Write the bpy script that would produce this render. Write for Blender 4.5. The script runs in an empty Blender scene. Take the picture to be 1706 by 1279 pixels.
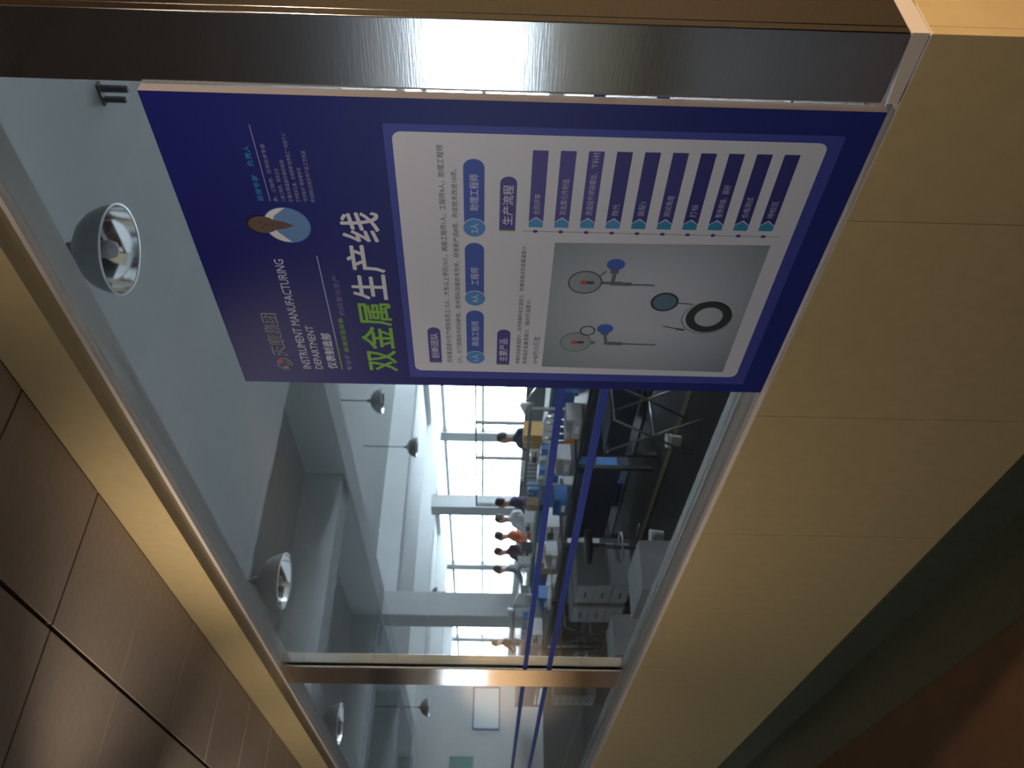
import bpy, bmesh, math, random
from mathutils import Vector, Matrix
random.seed(7)
S = bpy.context.scene
COL = S.collection
PI = math.pi

# ------------------------------------------------------------------ camera
F_PX = 1380.0
yaw = math.atan2(1043, F_PX); pit = math.radians(-1.2); rol = math.radians(1.28)
fwd = Vector((-math.cos(yaw) * math.cos(pit), math.sin(yaw) * math.cos(pit), math.sin(pit)))
r0 = fwd.cross(Vector((0, 0, 1))).normalized(); u0 = r0.cross(fwd)
Rt = math.cos(rol) * r0 + math.sin(rol) * u0
Up = -math.sin(rol) * r0 + math.cos(rol) * u0
cam = bpy.data.cameras.new('camera'); co = bpy.data.objects.new('camera', cam); COL.objects.link(co)
cx, cy, cz = -Up, Rt, -fwd            # the phone was held on its side
co.matrix_world = Matrix(((cx.x, cy.x, cz.x, 0), (cx.y, cy.y, cz.y, -1.17), (cx.z, cy.z, cz.z, 1.55), (0, 0, 0, 1)))
cam.sensor_width = 36; cam.lens = F_PX / 1706 * 36
cam.clip_start = 0.02; cam.clip_end = 300
cam.dof.use_dof = True; cam.dof.focus_distance = 1.35; cam.dof.aperture_fstop = 8.5
S.camera = co

# ------------------------------------------------------------------ world: bright overcast daylight
W = bpy.data.worlds.new('daylight'); S.world = W; W.use_nodes = True
bg = W.node_tree.nodes['Background']; bg.inputs[0].default_value = (0.76, 0.89, 1.0, 1); bg.inputs[1].default_value = 29
S.view_settings.view_transform = 'Standard'; S.view_settings.look = 'None'
S.view_settings.exposure = 0.0; S.view_settings.gamma = 1; S.view_settings.use_curve_mapping = False
S.cycles.max_bounces = 12; S.cycles.diffuse_bounces = 6; S.cycles.transparent_max_bounces = 16
S.cycles.use_denoising = True

def light_area(name, loc, rot, sx, sy, power, color, portal=False):
    l = bpy.data.lights.new(name, 'AREA'); l.shape = 'RECTANGLE'; l.size = sx; l.size_y = sy
    l.energy = power; l.color = color
    o = bpy.data.objects.new(name, l); COL.objects.link(o); o.location = loc; o.rotation_euler = rot
    if portal: l.cycles.is_portal = True
    return o
WARM = (1.0, 0.86, 0.68)
# portals in the far window band of the workshop and in the corridor's windows
light_area('window_portal', (-28, 17.5, 2.15), (-PI / 2, 0, 0), 60, 3.8, 1, (1, 1, 1), True)
light_area('window_portal', (-5.0, -7.16, 1.86), (PI / 2, 0, 0), 2, 1.1, 1, (1, 1, 1), True)
# unseen warm spots added to brighten the corridor wall, corner stone and steel reflections
for lx, ly, lz, ax, ay, az, e, ang in ((-.15, -1.25, 2.5, -.5, 0, 1.9, 48, 100), (-2.25, -1.2, 2.45, -2.5, 0, 1.9, 60, 106), (-2.6, -1.15, 2.45, -5.2, 0, 1.85, 60, 84), (-2.7, -1.0, 2.45, -8.0, 0, 2.0, 105, 56), (1.3, .4, 2.3, -.6, .1, .8, 330, 80), (-12.2, -3.15, 2.5, -14, -3.15, 1.35, 420, 48), (1.35, .4, 2.3, .2, 1.6, 1.4, 24, 90)):
    l = bpy.data.lights.new('added_spot', 'SPOT'); l.energy = e; l.color = (1.0, .74, .48) if lx > 1 or lx < -12 else WARM; l.shadow_soft_size = .04
    l.spot_size = math.radians(ang); l.spot_blend = 1
    o = bpy.data.objects.new('added_spot', l); COL.objects.link(o); o.location = (lx, ly, lz)
    o.rotation_euler = (Vector((ax, ay, az)) - Vector((lx, ly, lz))).to_track_quat('-Z', 'Y').to_euler()

# ------------------------------------------------------------------ materials
def srgb(r, g, b):
    f = lambda c: c / 12.92 if c <= .04045 else ((c + .055) / 1.055) ** 2.4
    return (f(r / 255), f(g / 255), f(b / 255), 1)
def mat(name, col, rough=.6, metal=0.0, spec=.5, noise=0.0, nscale=20, bump=0.0, stretch=None, coat=0.0, emit=None):
    m = bpy.data.materials.new(name); m.use_nodes = True; nt = m.node_tree
    b = nt.nodes['Principled BSDF']
    c = col if len(col) == 4 else (*col, 1)
    b.inputs['Base Color'].default_value = c; b.inputs['Roughness'].default_value = rough
    b.inputs['Metallic'].default_value = metal; b.inputs['Specular IOR Level'].default_value = spec
    b.inputs['Coat Weight'].default_value = coat; b.inputs['Coat Roughness'].default_value = .25
    if emit:
        b.inputs['Emission Color'].default_value = (*emit[0], 1); b.inputs['Emission Strength'].default_value = emit[1]
    if noise or bump:
        tc = nt.nodes.new('ShaderNodeTexCoord'); mp = nt.nodes.new('ShaderNodeMapping')
        nt.links.new(tc.outputs['Object'], mp.inputs[0])
        if stretch: mp.inputs['Scale'].default_value = stretch
        n = nt.nodes.new('ShaderNodeTexNoise'); n.inputs['Scale'].default_value = nscale; n.inputs['Detail'].default_value = 5
        nt.links.new(mp.outputs[0], n.inputs['Vector'])
        if noise:
            mr = nt.nodes.new('ShaderNodeMapRange'); mr.inputs[1].default_value = .3; mr.inputs[2].default_value = .7
            mr.inputs[3].default_value = 1 - noise; mr.inputs[4].default_value = 1 + noise
            mx = nt.nodes.new('ShaderNodeVectorMath'); mx.operation = 'SCALE'; mx.inputs[0].default_value = c[:3]
            nt.links.new(n.outputs['Fac'], mr.inputs[0]); nt.links.new(mr.outputs[0], mx.inputs['Scale'])
            nt.links.new(mx.outputs[0], b.inputs['Base Color'])
        if bump:
            bp = nt.nodes.new('ShaderNodeBump'); bp.inputs['Strength'].default_value = bump; bp.inputs['Distance'].default_value = .002
            nt.links.new(n.outputs['Fac'], bp.inputs['Height']); nt.links.new(bp.outputs[0], b.inputs['Normal'])
    return m
M = {}
M['stone'] = mat('beige_stone', (.50, .375, .19), .42, noise=.05, nscale=22, bump=.05)
M['grout'] = mat('grout', (.40, .33, .22), .9)
M['seal'] = mat('pale_sealant', (.60, .52, .46), .5)
M['skirt'] = mat('dark_green_stone', (.070, .075, .05), .35, noise=.15, nscale=30)
M['floor_out'] = mat('red_brown_floor', (.11, .055, .026), .6, noise=.12, nscale=6)
M['ceil_out'] = mat('brown_ceiling_tile', (.44, .36, .30), .8, noise=.05, nscale=40)
M['ceil_gap'] = mat('ceiling_gap', (.09, .075, .062), .9)
M['plaster'] = mat('corridor_plaster', (.50, .42, .30), .8, noise=.03)
M['steel'] = mat('brushed_steel', (.50, .485, .47), .11, 1.0, noise=.05, nscale=6, bump=.03, stretch=(3, 3, 60))
M['steel_m'] = mat('satin_steel', (.92, .80, .70), .15, 1.0, noise=.05, nscale=6, stretch=(3, 3, 60))
M['alu'] = mat('aluminium', (.50, .50, .50), .38, .9)
M['alu_dark'] = mat('dark_aluminium', (.16, .165, .165), .5, .6)
M['rubber'] = mat('black_rubber', (.012, .012, .013), .6)
M['foam'] = mat('foam_board', (.80, .66, .60), .7)
M['lin'] = mat('lining_grey', (.17, .18, .18), .6)
M['slab'] = mat('workshop_ceiling_paint', (.66, .69, .69), .8, noise=.02, nscale=3)
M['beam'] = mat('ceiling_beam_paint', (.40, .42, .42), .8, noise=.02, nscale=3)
M['wwall'] = mat('workshop_wall_paint', (.52, .54, .54), .8, noise=.02, nscale=3)
M['dado'] = mat('dado_paint', (.13, .13, .11), .6)
M['wfloor'] = mat('green_epoxy_floor', (.010, .013, .012), .5, spec=.15, noise=.25, nscale=1.5)
M['yellow'] = mat('floor_marking_yellow', (.07, .055, .012), .5, noise=.2, nscale=8)
M['white'] = mat('white_plastic', (.75, .75, .74), .4)
M['wmetal'] = mat('white_metal', (.62, .64, .65), .45)
M['grey'] = mat('grey_panel', (.22, .25, .26), .5, noise=.06, nscale=5)
M['lgrey'] = mat('light_grey', (.42, .43, .44), .5, noise=.08, nscale=9)
M['dark'] = mat('dark_metal', (.018, .020, .023), .45)
M['navy'] = mat('dark_blue_cloth', (.010, .022, .045), .8, noise=.2, nscale=14)
M['blue'] = mat('blue_plastic', (.015, .13, .36), .4)
M['tape'] = mat('blue_tape', (.014, .034, .25), .5)
M['orange'] = mat('orange_plastic', (.62, .14, .03), .5)
M['ochre'] = mat('ochre_card', (.42, .24, .06), .7)
M['card'] = mat('cardboard', (.32, .22, .13), .8, noise=.1)
M['teal'] = mat('teal_paint', (.06, .22, .22), .6)
M['green'] = mat('green_plastic', (.05, .30, .15), .5)
M['paper'] = mat('paper', (.75, .75, .72), .8)
M['reflector'] = mat('reflector_aluminium', (.82, .82, .82), .12, 1.0, noise=.06, nscale=9, stretch=(1, 1, .2))
M['lampgrey'] = mat('lamp_shade_grey', (.13, .14, .14), .38, .3)
M['skin'] = mat('skin', (.50, .27, .17), .5)
M['hair'] = mat('dark_hair', (.012, .010, .012), .5)
M['glow'] = mat('lamp_glow', (.9, .9, .9), .4, emit=((1, .95, .85), 2.0))
M['red'] = mat('red_paint', (.5, .03, .02), .5)

def glass_mat(name, tint, fac_scale=1.0):
    m = bpy.data.materials.new(name); m.use_nodes = True; nt = m.node_tree; nt.nodes.clear()
    out = nt.nodes.new('ShaderNodeOutputMaterial'); mix = nt.nodes.new('ShaderNodeMixShader')
    tr = nt.nodes.new('ShaderNodeBsdfTransparent'); gl = nt.nodes.new('ShaderNodeBsdfGlossy'); ge = nt.nodes.new('ShaderNodeNewGeometry')
    tr.inputs[0].default_value = tint; gl.inputs['Roughness'].default_value = .02
    def mth(op, x, y=None):
        n = nt.nodes.new('ShaderNodeMath'); n.operation = op
        for i_, q in enumerate((x, y)):
            if q is None: continue
            if isinstance(q, (int, float)): n.inputs[i_].default_value = q
            else: nt.links.new(q, n.inputs[i_])
        return n.outputs[0]
    dt = nt.nodes.new('ShaderNodeVectorMath'); dt.operation = 'DOT_PRODUCT'
    nt.links.new(ge.outputs['Incoming'], dt.inputs[0]); nt.links.new(ge.outputs['Normal'], dt.inputs[1])
    f = mth('POWER', mth('SUBTRACT', 1.0, mth('ABSOLUTE', dt.outputs['Value'])), 5.0)      # Schlick reflectance of a thin pane
    f = mth('ADD', mth('MULTIPLY', f, .96), .04)
    nt.links.new(f, mix.inputs[0]); nt.links.new(tr.outputs[0], mix.inputs[1]); nt.links.new(gl.outputs[0], mix.inputs[2])
    nt.links.new(mix.outputs[0], out.inputs[0]); return m
M['glass'] = glass_mat('clear_glass', (.945, .95, .955, 1))

# ------------------------------------------------------------------ mesh helpers
class MB:
    def __init__(s): s.v = []; s.f = []; s.sm = []
    def box(s, x0, x1, y0, y1, z0, z1):
        i = len(s.v)
        s.v += [(x, y, z) for x in (x0, x1) for y in (y0, y1) for z in (z0, z1)]
        s.f += [tuple(i + k for k in q) for q in ((0, 1, 3, 2), (4, 6, 7, 5), (0, 4, 5, 1), (2, 3, 7, 6), (0, 2, 6, 4), (1, 5, 7, 3))]
        s.sm += [0] * 6; return s
    def bar(s, a, b, r, n=8, r2=None, cap=True):
        a = Vector(a); b = Vector(b); d = (b - a).normalized(); r2 = r if r2 is None else r2
        u = d.orthogonal().normalized(); w = d.cross(u); i = len(s.v)
        for p, q in ((a, r), (b, r2)):
            s.v += [tuple(p + u * q * math.cos(2 * PI * k / n) + w * q * math.sin(2 * PI * k / n)) for k in range(n)]
        s.f += [(i + k, i + (k + 1) % n, i + n + (k + 1) % n, i + n + k) for k in range(n)]; s.sm += [1] * n
        if cap: s.f += [tuple(i + k for k in reversed(range(n))), tuple(i + n + k for k in range(n))]; s.sm += [0, 0]
        return s
    def lathe(s, prof, n=32, c=(0, 0, 0)):
        i = len(s.v)
        for r, z in prof: s.v += [(c[0] + r * math.cos(2 * PI * k / n), c[1] + r * math.sin(2 * PI * k / n), c[2] + z) for k in range(n)]
        for j in range(len(prof) - 1):
            for k in range(n):
                s.f.append((i + j * n + k, i + j * n + (k + 1) % n, i + (j + 1) * n + (k + 1) % n, i + (j + 1) * n + k)); s.sm.append(1)
        return s
    def poly(s, pts):
        i = len(s.v); s.v += [tuple(p) for p in pts]; s.f.append(tuple(range(i, i + len(pts)))); s.sm.append(0); return s
    def mesh(s, name, m=None):
        me = bpy.data.meshes.new(name); me.from_pydata(s.v, [], s.f); me.polygons.foreach_set('use_smooth', [bool(x) for x in s.sm])
        if m: me.materials.append(m)
        me.update(); return me
    def build(s, name, m, parent=None, bevel=0):
        o = bpy.data.objects.new(name, s.mesh(name, m)); COL.objects.link(o)
        if parent: o.parent = parent
        if bevel:
            b = o.modifiers.new('bevel', 'BEVEL'); b.width = bevel; b.segments = 2; b.limit_method = 'ANGLE'
        return o
def tag(o, label=None, cat=None, group=None, kind=None):
    for k, v in (('label', label), ('category', cat), ('group', group), ('kind', kind)):
        if v: o[k] = v
    return o
def empty(name, loc=(0, 0, 0), rz=0, label=None, cat=None, group=None):
    o = bpy.data.objects.new(name, None); COL.objects.link(o); o.location = loc; o.rotation_euler = (0, 0, rz); o.empty_display_size = .1
    return tag(o, label, cat, group)
def struct(o, **k): return tag(o, kind='structure', **k)
def copy_tree(o, parent=None):
    c = o.copy(); COL.objects.link(c); c.parent = parent
    for ch in list(o.children): copy_tree(ch, c)
    return c
def place(proto, used, loc, rz, label, group=None):
    o = proto if not used[0] else copy_tree(proto)
    used[0] = True; o.location = loc; o.rotation_euler = (0, 0, rz); o['label'] = label
    if group: o['group'] = group
    return o

# ================================================================== SETTING: corridor side
XC = -.655            # outer corner of the window wall
GY = .075             # glass plane
struct(MB().box(-14, 4.0, -7.0, 0.0, -.1, 0).build('floor', M['floor_out']))
struct(MB().box(-14, XC, -.25, -.0, 0, .004).build('floor_border', M['skirt']))
wall = struct(MB().box(-14, XC - .012, .022, .10, 0, .905).build('wall_front', M['grout']))
# stone tiles under the window
edges = [XC, -1.024, -1.657] + [-1.657 - .633 * k for k in range(1, 21)]
for i in range(len(edges) - 1):
    x1, x0 = edges[i], max(edges[i + 1], -14)
    if x1 <= -14: break
    MB().box(x0 + .0007, x1 - (.0007 if i else 0), 0, .022, .158, .905).build('stone_tile', M['stone'], wall, .001)
for i in range(len(edges) - 1):
    x1, x0 = edges[i], max(edges[i + 1], -14)
    if x1 <= -14: break
    MB().box(x0 + .0006, x1 - (.0006 if i else 0), -.006, .022, 0, .156).build('skirting_tile', M['skirt'], wall)
MB().box(-14, XC, .0, .085, .905, .9065).build('ledge_joint', M['seal'], wall)
struct(MB().box(-14, -.86, .1, .19, 0, .90).build('wall_under_window', M['lin']))
# return face round the corner (towards the workshop)
ret = struct(MB().box(XC - .2, XC - .012, .302, 1.6, 0, 2.67).build('wall_right', M['plaster']))
MB().box(XC - .012, XC, .0225, .80, .158, .905).build('stone_tile', M['stone'], ret, .001)
MB().box(XC - .012, XC, .802, 1.6, .158, .905).build('stone_tile', M['stone'], ret, .001)
struct(MB().box(XC - .2, 4, 1.6, 1.75, 0, 2.67).build('wall_far_right', M['plaster']))
struct(MB().box(XC, 4, 0, 1.6, -.1, 0).build('floor', M['floor_out']))
# lintel above the window
lin = struct(MB().box(-14, XC, 0, .10, 2.51, 2.69).build('trim_1', M['stone'], None, .001))
# ceiling with tiles
ceil = struct(MB().box(-14.2, 4.1, -7.1, .10, 2.682, 2.80).box(XC - .2, 4.1, .10, 1.7, 2.682, 2.80).build('ceiling', M['ceil_gap']))
ys = [(-.388, -.004), (-.99, -.402), (-1.59, -1.004), (-2.19, -1.604)]
tm = MB().box(.0, .481, 0, .384, 0, .012).mesh('ceiling_tile', M['ceil_out'])
tm2 = MB().box(.0, .481, 0, .587, 0, .012).mesh('ceiling_tile', M['ceil_out'])
xk = [-1.611 + .49 * k for k in range(-13, 12)]
for j, (y0, y1) in enumerate(ys):
    for x in xk:
        o = bpy.data.objects.new('ceiling_tile', tm if j == 0 else tm2); COL.objects.link(o); o.parent = ceil; o.location = (x + .0045, y0, 2.670)
MB().box(-14, 4, -7, -2.2, 2.670, 2.682).build('plain_ceiling_panel', M['ceil_out'], ceil)
MB().box(XC, 4, 0, 1.6, 2.670, 2.682).build('plain_ceiling_panel', M['ceil_out'], ceil)
# remaining corridor enclosure, with daylight windows opposite
bw = struct(MB().box(-14, 4, -7.2, -7, 0, 1.31).box(-14, 4, -7.2, -7, 2.42, 2.69).box(-14, -6.0, -7.2, -7, 1.31, 2.42).box(-4.0, 4, -7.2, -7, 1.31, 2.42).build('wall_back', M['plaster']))
wb = struct(MB().box(-6.0, -4.0, -7.14, -7.08, 1.44, 1.62).box(-6.0, -4.0, -7.14, -7.10, 2.38, 2.42).box(-4.2, -4.17, -7.14, -7.10, 1.66, 2.38).build('window_3', M['alu']))
tint = glass_mat('dimming_glass', (.55, .57, .59, 1))  # tint added to dim the daylight from the unseen corridor windows
MB().box(-6.0, -4.0, -7.13, -7.12, 1.31, 2.38).build('glass_pane', tint, wb)
MB().box(-14.11, -14.10, -3.34, -2.98, 1.62, 2.3).build('glass_pane', tint, wb)
struct(MB().box(-14.2, -14, -7.2, -3.34, 0, 2.69).box(-14.2, -14, -2.98, .1, 0, 2.69).box(-14.2, -14, -3.34, -2.98, 0, 1.62).box(-14.2, -14, -3.34, -2.98, 2.3, 2.69).build('wall_left', M['plaster']))
struct(MB().box(4, 4.2, -7.2, 1.75, 0, 2.69).build('wall_far_end', M['plaster']))

# ================================================================== window in the wall
x_r = -3.785; x_l = -4.02
win = struct(empty('window_1'))
def frame_run(x0, x1):
    MB().box(x0, x1, .022, .085, .9066, .918).build('sill_rail', M['alu'], win, .002)
    MB().box(x0, x1, .058, .100, .918, .934).build('bottom_frame', M['alu_dark'], win, .002)
    MB().box(x0, x1, .053, .060, .918, .931).build('glazing_bead', M['alu'], win)
    MB().box(x0, x1, .060, .092, 2.498, 2.5095).build('top_frame', M['seal'], win)
    MB().box(x0, x1, GY, GY + .008, .934, 2.492).build('glass_pane', M['glass'], win)
    MB().box(x0, x1, GY - .002, GY - .0003, 1.372, 1.392).build('blue_stripe', M['tape'], win)
    MB().box(x0, x1, GY - .002, GY - .0003, 1.262, 1.284).build('blue_stripe', M['tape'], win)
frame_run(x_l, -.78); frame_run(-8.6, x_l - .0); frame_run(-13.9, -8.85)
def post(x1, x0):
    p = empty('window_post', (x0, 0, .907), label=None)
    MB().box(0, x1 - x0, .062, .070, .012, 1.60).build('front_plate', M['steel_m'], p, .001)
    MB().box(.03, x1 - x0 - .0, .084, .128, .03, 1.585).build('inner_profile', M['steel_m'], p, .002)
    return p
p1 = post(x_r, x_l); tag(p1, 'steel post dividing the glass, standing on the sill beyond the blue poster', 'post')
p2 = post(-8.6, -8.85); tag(p2, 'farther steel post dividing the glass near the far end of the window', 'post')
# steel clad column at the corner
colm = tag(empty('steel_column', (XC, 0, .91)), 'brushed stainless steel column at the wall corner beside the blue poster', 'column')
MB().box(-.121, 0, 0, .018, .027, 1.60).build('front_panel', M['steel'], colm, .0015)
MB().box(-.018, 0, .018, .60, .027, 1.60).build('side_panel', M['steel'], colm, .0015)
MB().box(-.121, -.019, .018, .30, .027, 1.60).build('core_panel', M['rubber'], colm)
bs = MB(); zt = .0265
bs.v += [(-.121, -.0005, 0.0), (-.121, -.0005, .016), (.001, -.0005, 0.0), (.001, -.0005, .0265), (-.121, .02, 0.0), (-.121, .02, .016), (.001, .02, 0.0), (.001, .02, .0265)]
bs.f += [(0, 2, 3, 1), (4, 5, 7, 6), (0, 1, 5, 4), (2, 6, 7, 3), (1, 3, 7, 5), (0, 4, 6, 2)]; bs.sm += [0] * 6
bs.build('base_seal', M['seal'], colm)
MB().box(-.018, .001, .02, .60, 0, .0265).build('base_seal', M['seal'], colm)
MB().box(XC - .012, XC, .0, .30, 2.51, 2.67).build('trim_2', M['stone'])['kind'] = 'structure'

# ================================================================== SETTING: workshop side
struct(MB().box(-60, XC, .0, 18, -.1, -.0005).box(XC, 3, 1.7, 18, -.1, 0).build('floor', M['wfloor']))
struct(MB().box(-30, -1, 2.70, 2.80, 0, .003).build('floor_marking', M['yellow']))
ZB = 3.6; ZS = 4.17
struct(MB().box(-60, 3, .1, 18, ZS, ZS + .2).build('ceiling', M['slab']))
struct(MB().box(-60, -13.9, .1, .19, 0, 2.515).box(-60, -.86, .1, .19, 2.515, ZS).box(-.86, 3, .1, 1.8, 2.69, ZS).build('wall_above_window', M['wwall']))
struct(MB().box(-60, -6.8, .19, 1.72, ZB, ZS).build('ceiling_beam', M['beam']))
struct(MB().box(-6.22, 3, .19, 4.82, ZB + .001, ZS - .001).build('ceiling_panel', M['slab']))
for y0, y1 in ((4.82, 5.31),):
    struct(MB().box(-60, 3, y0, y1, ZB - .001, ZS).build('ceiling_beam', M['slab']))
for x0, x1, y0, y1 in ((-6.8, -6.22, 1.72, 4.82), (-10.65, -10.1, 1.72, 4.82), (-15.9, -15.3, 1.72, 4.82), (-20.6, -20.1, 1.72, 4.82), (-27, -26.5, 1.72, 4.82),
        (-18.1, -17.6, 5.31, 17.18), (-27.5, -27, 5.31, 17.18), (-37, -36.5, 5.31, 17.18), (-47, -46.5, 5.31, 17.18), (-8.5, -8, 5.31, 12.3)):
    struct(MB().box(x0, x1, y0, y1, ZB + .04, ZS).build('ceiling_beam', M['slab']))
def pillar(x, y, z1=ZB):
    p = struct(MB().box(x - .3, x + .3, y - .24, y + .24, 0, z1 - .001).build('pillar', M['wwall'], None, .01))
    MB().box(x - .305, x + .305, y - .245, y + .245, 0, .5).build('painted_dado', M['dado'], p)
pillar(-15.6, 5.065); pillar(-29.7, 5.065); pillar(-15.6, 12.52); pillar(-25, 12.52); pillar(-39.3, 5.065)
# end walls
struct(MB().box(-60.2, -60, 0, 18, 0, ZS).build('wall_workshop_end', M['wwall']))
struct(MB().box(3, 3.2, .1, 18, 0, ZS).build('wall_workshop_near', M['wwall']))
pw = struct(MB().box(-24.15, -24, .32, 6.40, 0, ZB - .01).build('wall_partition', M['wwall']))
# far window wall: sill, header, piers, frames and glass
struct(MB().box(-60, 3, 17.2, 17.45, 0, .30).box(-60, 3, 17.2, 17.45, 4.02, ZS).build('wall_window_side', M['wwall']))
piers = [-56, -50.8, -45.6, -40.2, -33.55, -27.9, -22.4, -17, -11.6, -6.2, -.8]
for x in piers: struct(MB().box(x - .32, x + .32, 17.18, 17.46, .30, 4.02).build('window_pier', M['wwall']))
for i in range(len(piers) - 1):
    a, b = piers[i] + .32, piers[i + 1] - .32
    w = struct(empty('window_%d' % (i + 4)))
    f = MB().box(a, b, 17.28, 17.36, .30, .36).box(a, b, 17.28, 17.36, 3.96, 4.02).box(a, b, 17.24, 17.36, 3.42, 3.58).box(a, b, 17.26, 17.36, 1.92, 2.04)
    n = 1
    for k in range(n + 1):
        x = a + (b - a) * k / n; f.box(x - .03, x + .03, 17.28, 17.36, .30, 4.02)
    f.build('window_frame', M['wmetal'], w)
    MB().box(a, b, 17.31, 17.316, .36, 3.96).build('glass_pane', M['glass'], w)
# pale ground outside the far windows
struct(MB().box(-90, 40, 17.5, 80, -.3, -.12).build('ground_outside', mat('pale_ground', (.75, .75, .75), .9)))

# ================================================================== POSTER
PX0, PZ0, T = -1.560, .920, .020
pb = tag(empty('poster_board', (PX0, 0, PZ0)), 'tall blue printed information board standing on the window ledge beside the steel column', 'poster')
PMAT = {}
def pm(rgb, rough=.42):
    k = (rgb, rough)
    if k not in PMAT: PMAT[k] = mat('print_%02x%02x%02x' % rgb, srgb(*rgb), rough, spec=.5)
    return PMAT[k]
BLUE = (12, 14, 108); NAVY = (8, 30, 118)
def grad_mat(name, c0, c1, z0, z1):
    m = mat(name, c0, .42); nt = m.node_tree; tc = nt.nodes.new('ShaderNodeTexCoord'); sp = nt.nodes.new('ShaderNodeSeparateXYZ')
    mr = nt.nodes.new('ShaderNodeMapRange'); mr.inputs[1].default_value = z0; mr.inputs[2].default_value = z1
    mx = nt.nodes.new('ShaderNodeMix'); mx.data_type = 'RGBA'; mx.inputs[6].default_value = c0; mx.inputs[7].default_value = c1
    nt.links.new(tc.outputs['Object'], sp.inputs[0]); nt.links.new(sp.outputs[2], mr.inputs[0]); nt.links.new(mr.outputs[0], mx.inputs[0])
    nt.links.new(mx.outputs[2], nt.nodes['Principled BSDF'].inputs['Base Color']); return m
MB().box(0, .768, .0006, T, 0, 1.212).build('foam_core', M['foam'], pb)
MB().box(0, .768, 0, .0006, 0, 1.212).build('printed_sheet', grad_mat('print_blue', srgb(*NAVY), srgb(*BLUE), .0, .45), pb)
LV = {'n': 0}
def decal(name, polys, rgb, lv=1, m=None):
    b = MB(); y = -.00012 * lv
    for i_, p in enumerate(polys): b.poly([(a, y - 1.2e-5 * (i_ % 7), c) for a, c in p])
    return b.build(name, m or pm(rgb), pb)
def rrect(x0, x1, z0, z1, r, n=6, corners=(1, 1, 1, 1)):
    out = []
    for (cx_, cz_, a0), on in zip(((x1 - r, z1 - r, 0), (x0 + r, z1 - r, 90), (x0 + r, z0 + r, 180), (x1 - r, z0 + r, 270)), corners):
        if on: out += [(cx_ + r * math.cos(math.radians(a0 + 90 * k / n)), cz_ + r * math.sin(math.radians(a0 + 90 * k / n))) for k in range(n + 1)]
        else: out.append({0: (x1, z1), 90: (x0, z1), 180: (x0, z0), 270: (x1, z0)}[a0])
    return out
def disc(cx_, cz_, rx, rz=None, n=28, a0=0, a1=360):
    rz = rz or rx; k2 = n if a1 - a0 == 360 else n + 1
    return [(cx_ + rx * math.cos(math.radians(a0 + (a1 - a0) * k / n)), cz_ + rz * math.sin(math.radians(a0 + (a1 - a0) * k / n))) for k in range(k2)]
def line(p, q, w):
    (a, b), (c, d) = p, q; L = math.hypot(c - a, d - b); nx, nz = -(d - b) / L * w / 2, (c - a) / L * w / 2
    return [(a + nx, b + nz), (a - nx, b - nz), (c - nx, d - nz), (c + nx, d + nz)]
DG = None
def text(name, s, x0, x1, z0, z1, rgb, bold=0.0, lv=3, shear=0, m=None):
    cu = bpy.data.curves.new('t', 'FONT'); cu.body = s; cu.size = 1; cu.resolution_u = 2; cu.fill_mode = 'FRONT'; cu.shear = shear
    o = bpy.data.objects.new('t', cu); COL.objects.link(o)
    dg = bpy.context.evaluated_depsgraph_get(); ev = o.evaluated_get(dg)
    me = bpy.data.meshes.new_from_object(ev, preserve_all_data_layers=False, depsgraph=dg)
    bpy.data.objects.remove(o); bpy.data.curves.remove(cu)
    xs = [v.co.x for v in me.vertices]; zs = [v.co.y for v in me.vertices]
    if not xs: return
    ax, bx, az, bz = min(xs), max(xs), min(zs), max(zs)
    for v in me.vertices:
        v.co = ((v.co.x - ax) / (bx - ax) * (x1 - x0) + x0, -.00012 * lv, (v.co.y - az) / (bz - az) * (z1 - z0) + z0)
    if bold:
        base = [tuple(v.co) for v in me.vertices]; fs = [tuple(p.vertices) for p in me.polygons]; d = bold * (z1 - z0) * .9
        V_, F_ = [], []
        for i_, (dx, dz) in enumerate(((-d, 0), (d, 0), (0, d), (0, -d), (0, 0))):
            n_ = len(V_); V_ += [(x + dx, y - 8e-6 * i_, z + dz) for x, y, z in base]; F_ += [tuple(n_ + k for k in f) for f in fs]
        bpy.data.meshes.remove(me); me = bpy.data.meshes.new(name); me.from_pydata(V_, [], F_)
    me.name = name; me.materials.clear(); me.materials.append(m or pm(rgb))
    q = bpy.data.objects.new(name, me); COL.objects.link(q); q.parent = pb
    return q
WHT = (190, 194, 215)
# panels
decal('pale_border', [rrect(.031, .720, .050, .826, .004)], (56, 66, 158))
decal('white_panel', [rrect(.057, .705, .074, .812, .016)], (200, 203, 220), 2)
# header
LOGO = 4
decal('logo_emblem', [disc(.069, 1.108, .021, .0165)], (150, 155, 175), 1)
decal('logo_emblem', [disc(.069, 1.108, .0195, .015)], (36, 40, 92), 2)
decal('logo_emblem', [disc(.079, 1.116, .008, .005), ], (190, 30, 50), 3)
decal('logo_emblem', [disc(.074, 1.099, .010, .004)], (40, 90, 90), 3)
decal('logo_emblem', [disc(.057, 1.106, .004, .008)], (120, 130, 160), 3)
decal('logo_emblem', [disc(.058, 1.097, .006, .005)], (14, 16, 40), 4)
text('logo_lettering', '天康集团', .100, .240, 1.096, 1.129, (130, 134, 160), .035, 2)
text('logo_lettering', '天康集团', .103, .237, 1.098, 1.127, (14, 16, 52), .0, 3)
text('heading_lettering', 'INSTRUMENT MANUFACTURING', .054, .400, 1.050, 1.0685, WHT, .008)
text('heading_lettering', 'DEPARTMENT', .054, .203, 1.024, 1.040, WHT, .008)
text('heading_lettering', '仪表制造部', .056, .180, .990, 1.011, WHT, .03)
decal('heading_rule', [line((.053, .980), (.153, .980), .0026)], (110, 170, 60), 1)
decal('heading_rule', [line((.153, .980), (.412, .982), .0022)], (150, 165, 215), 1)
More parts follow.
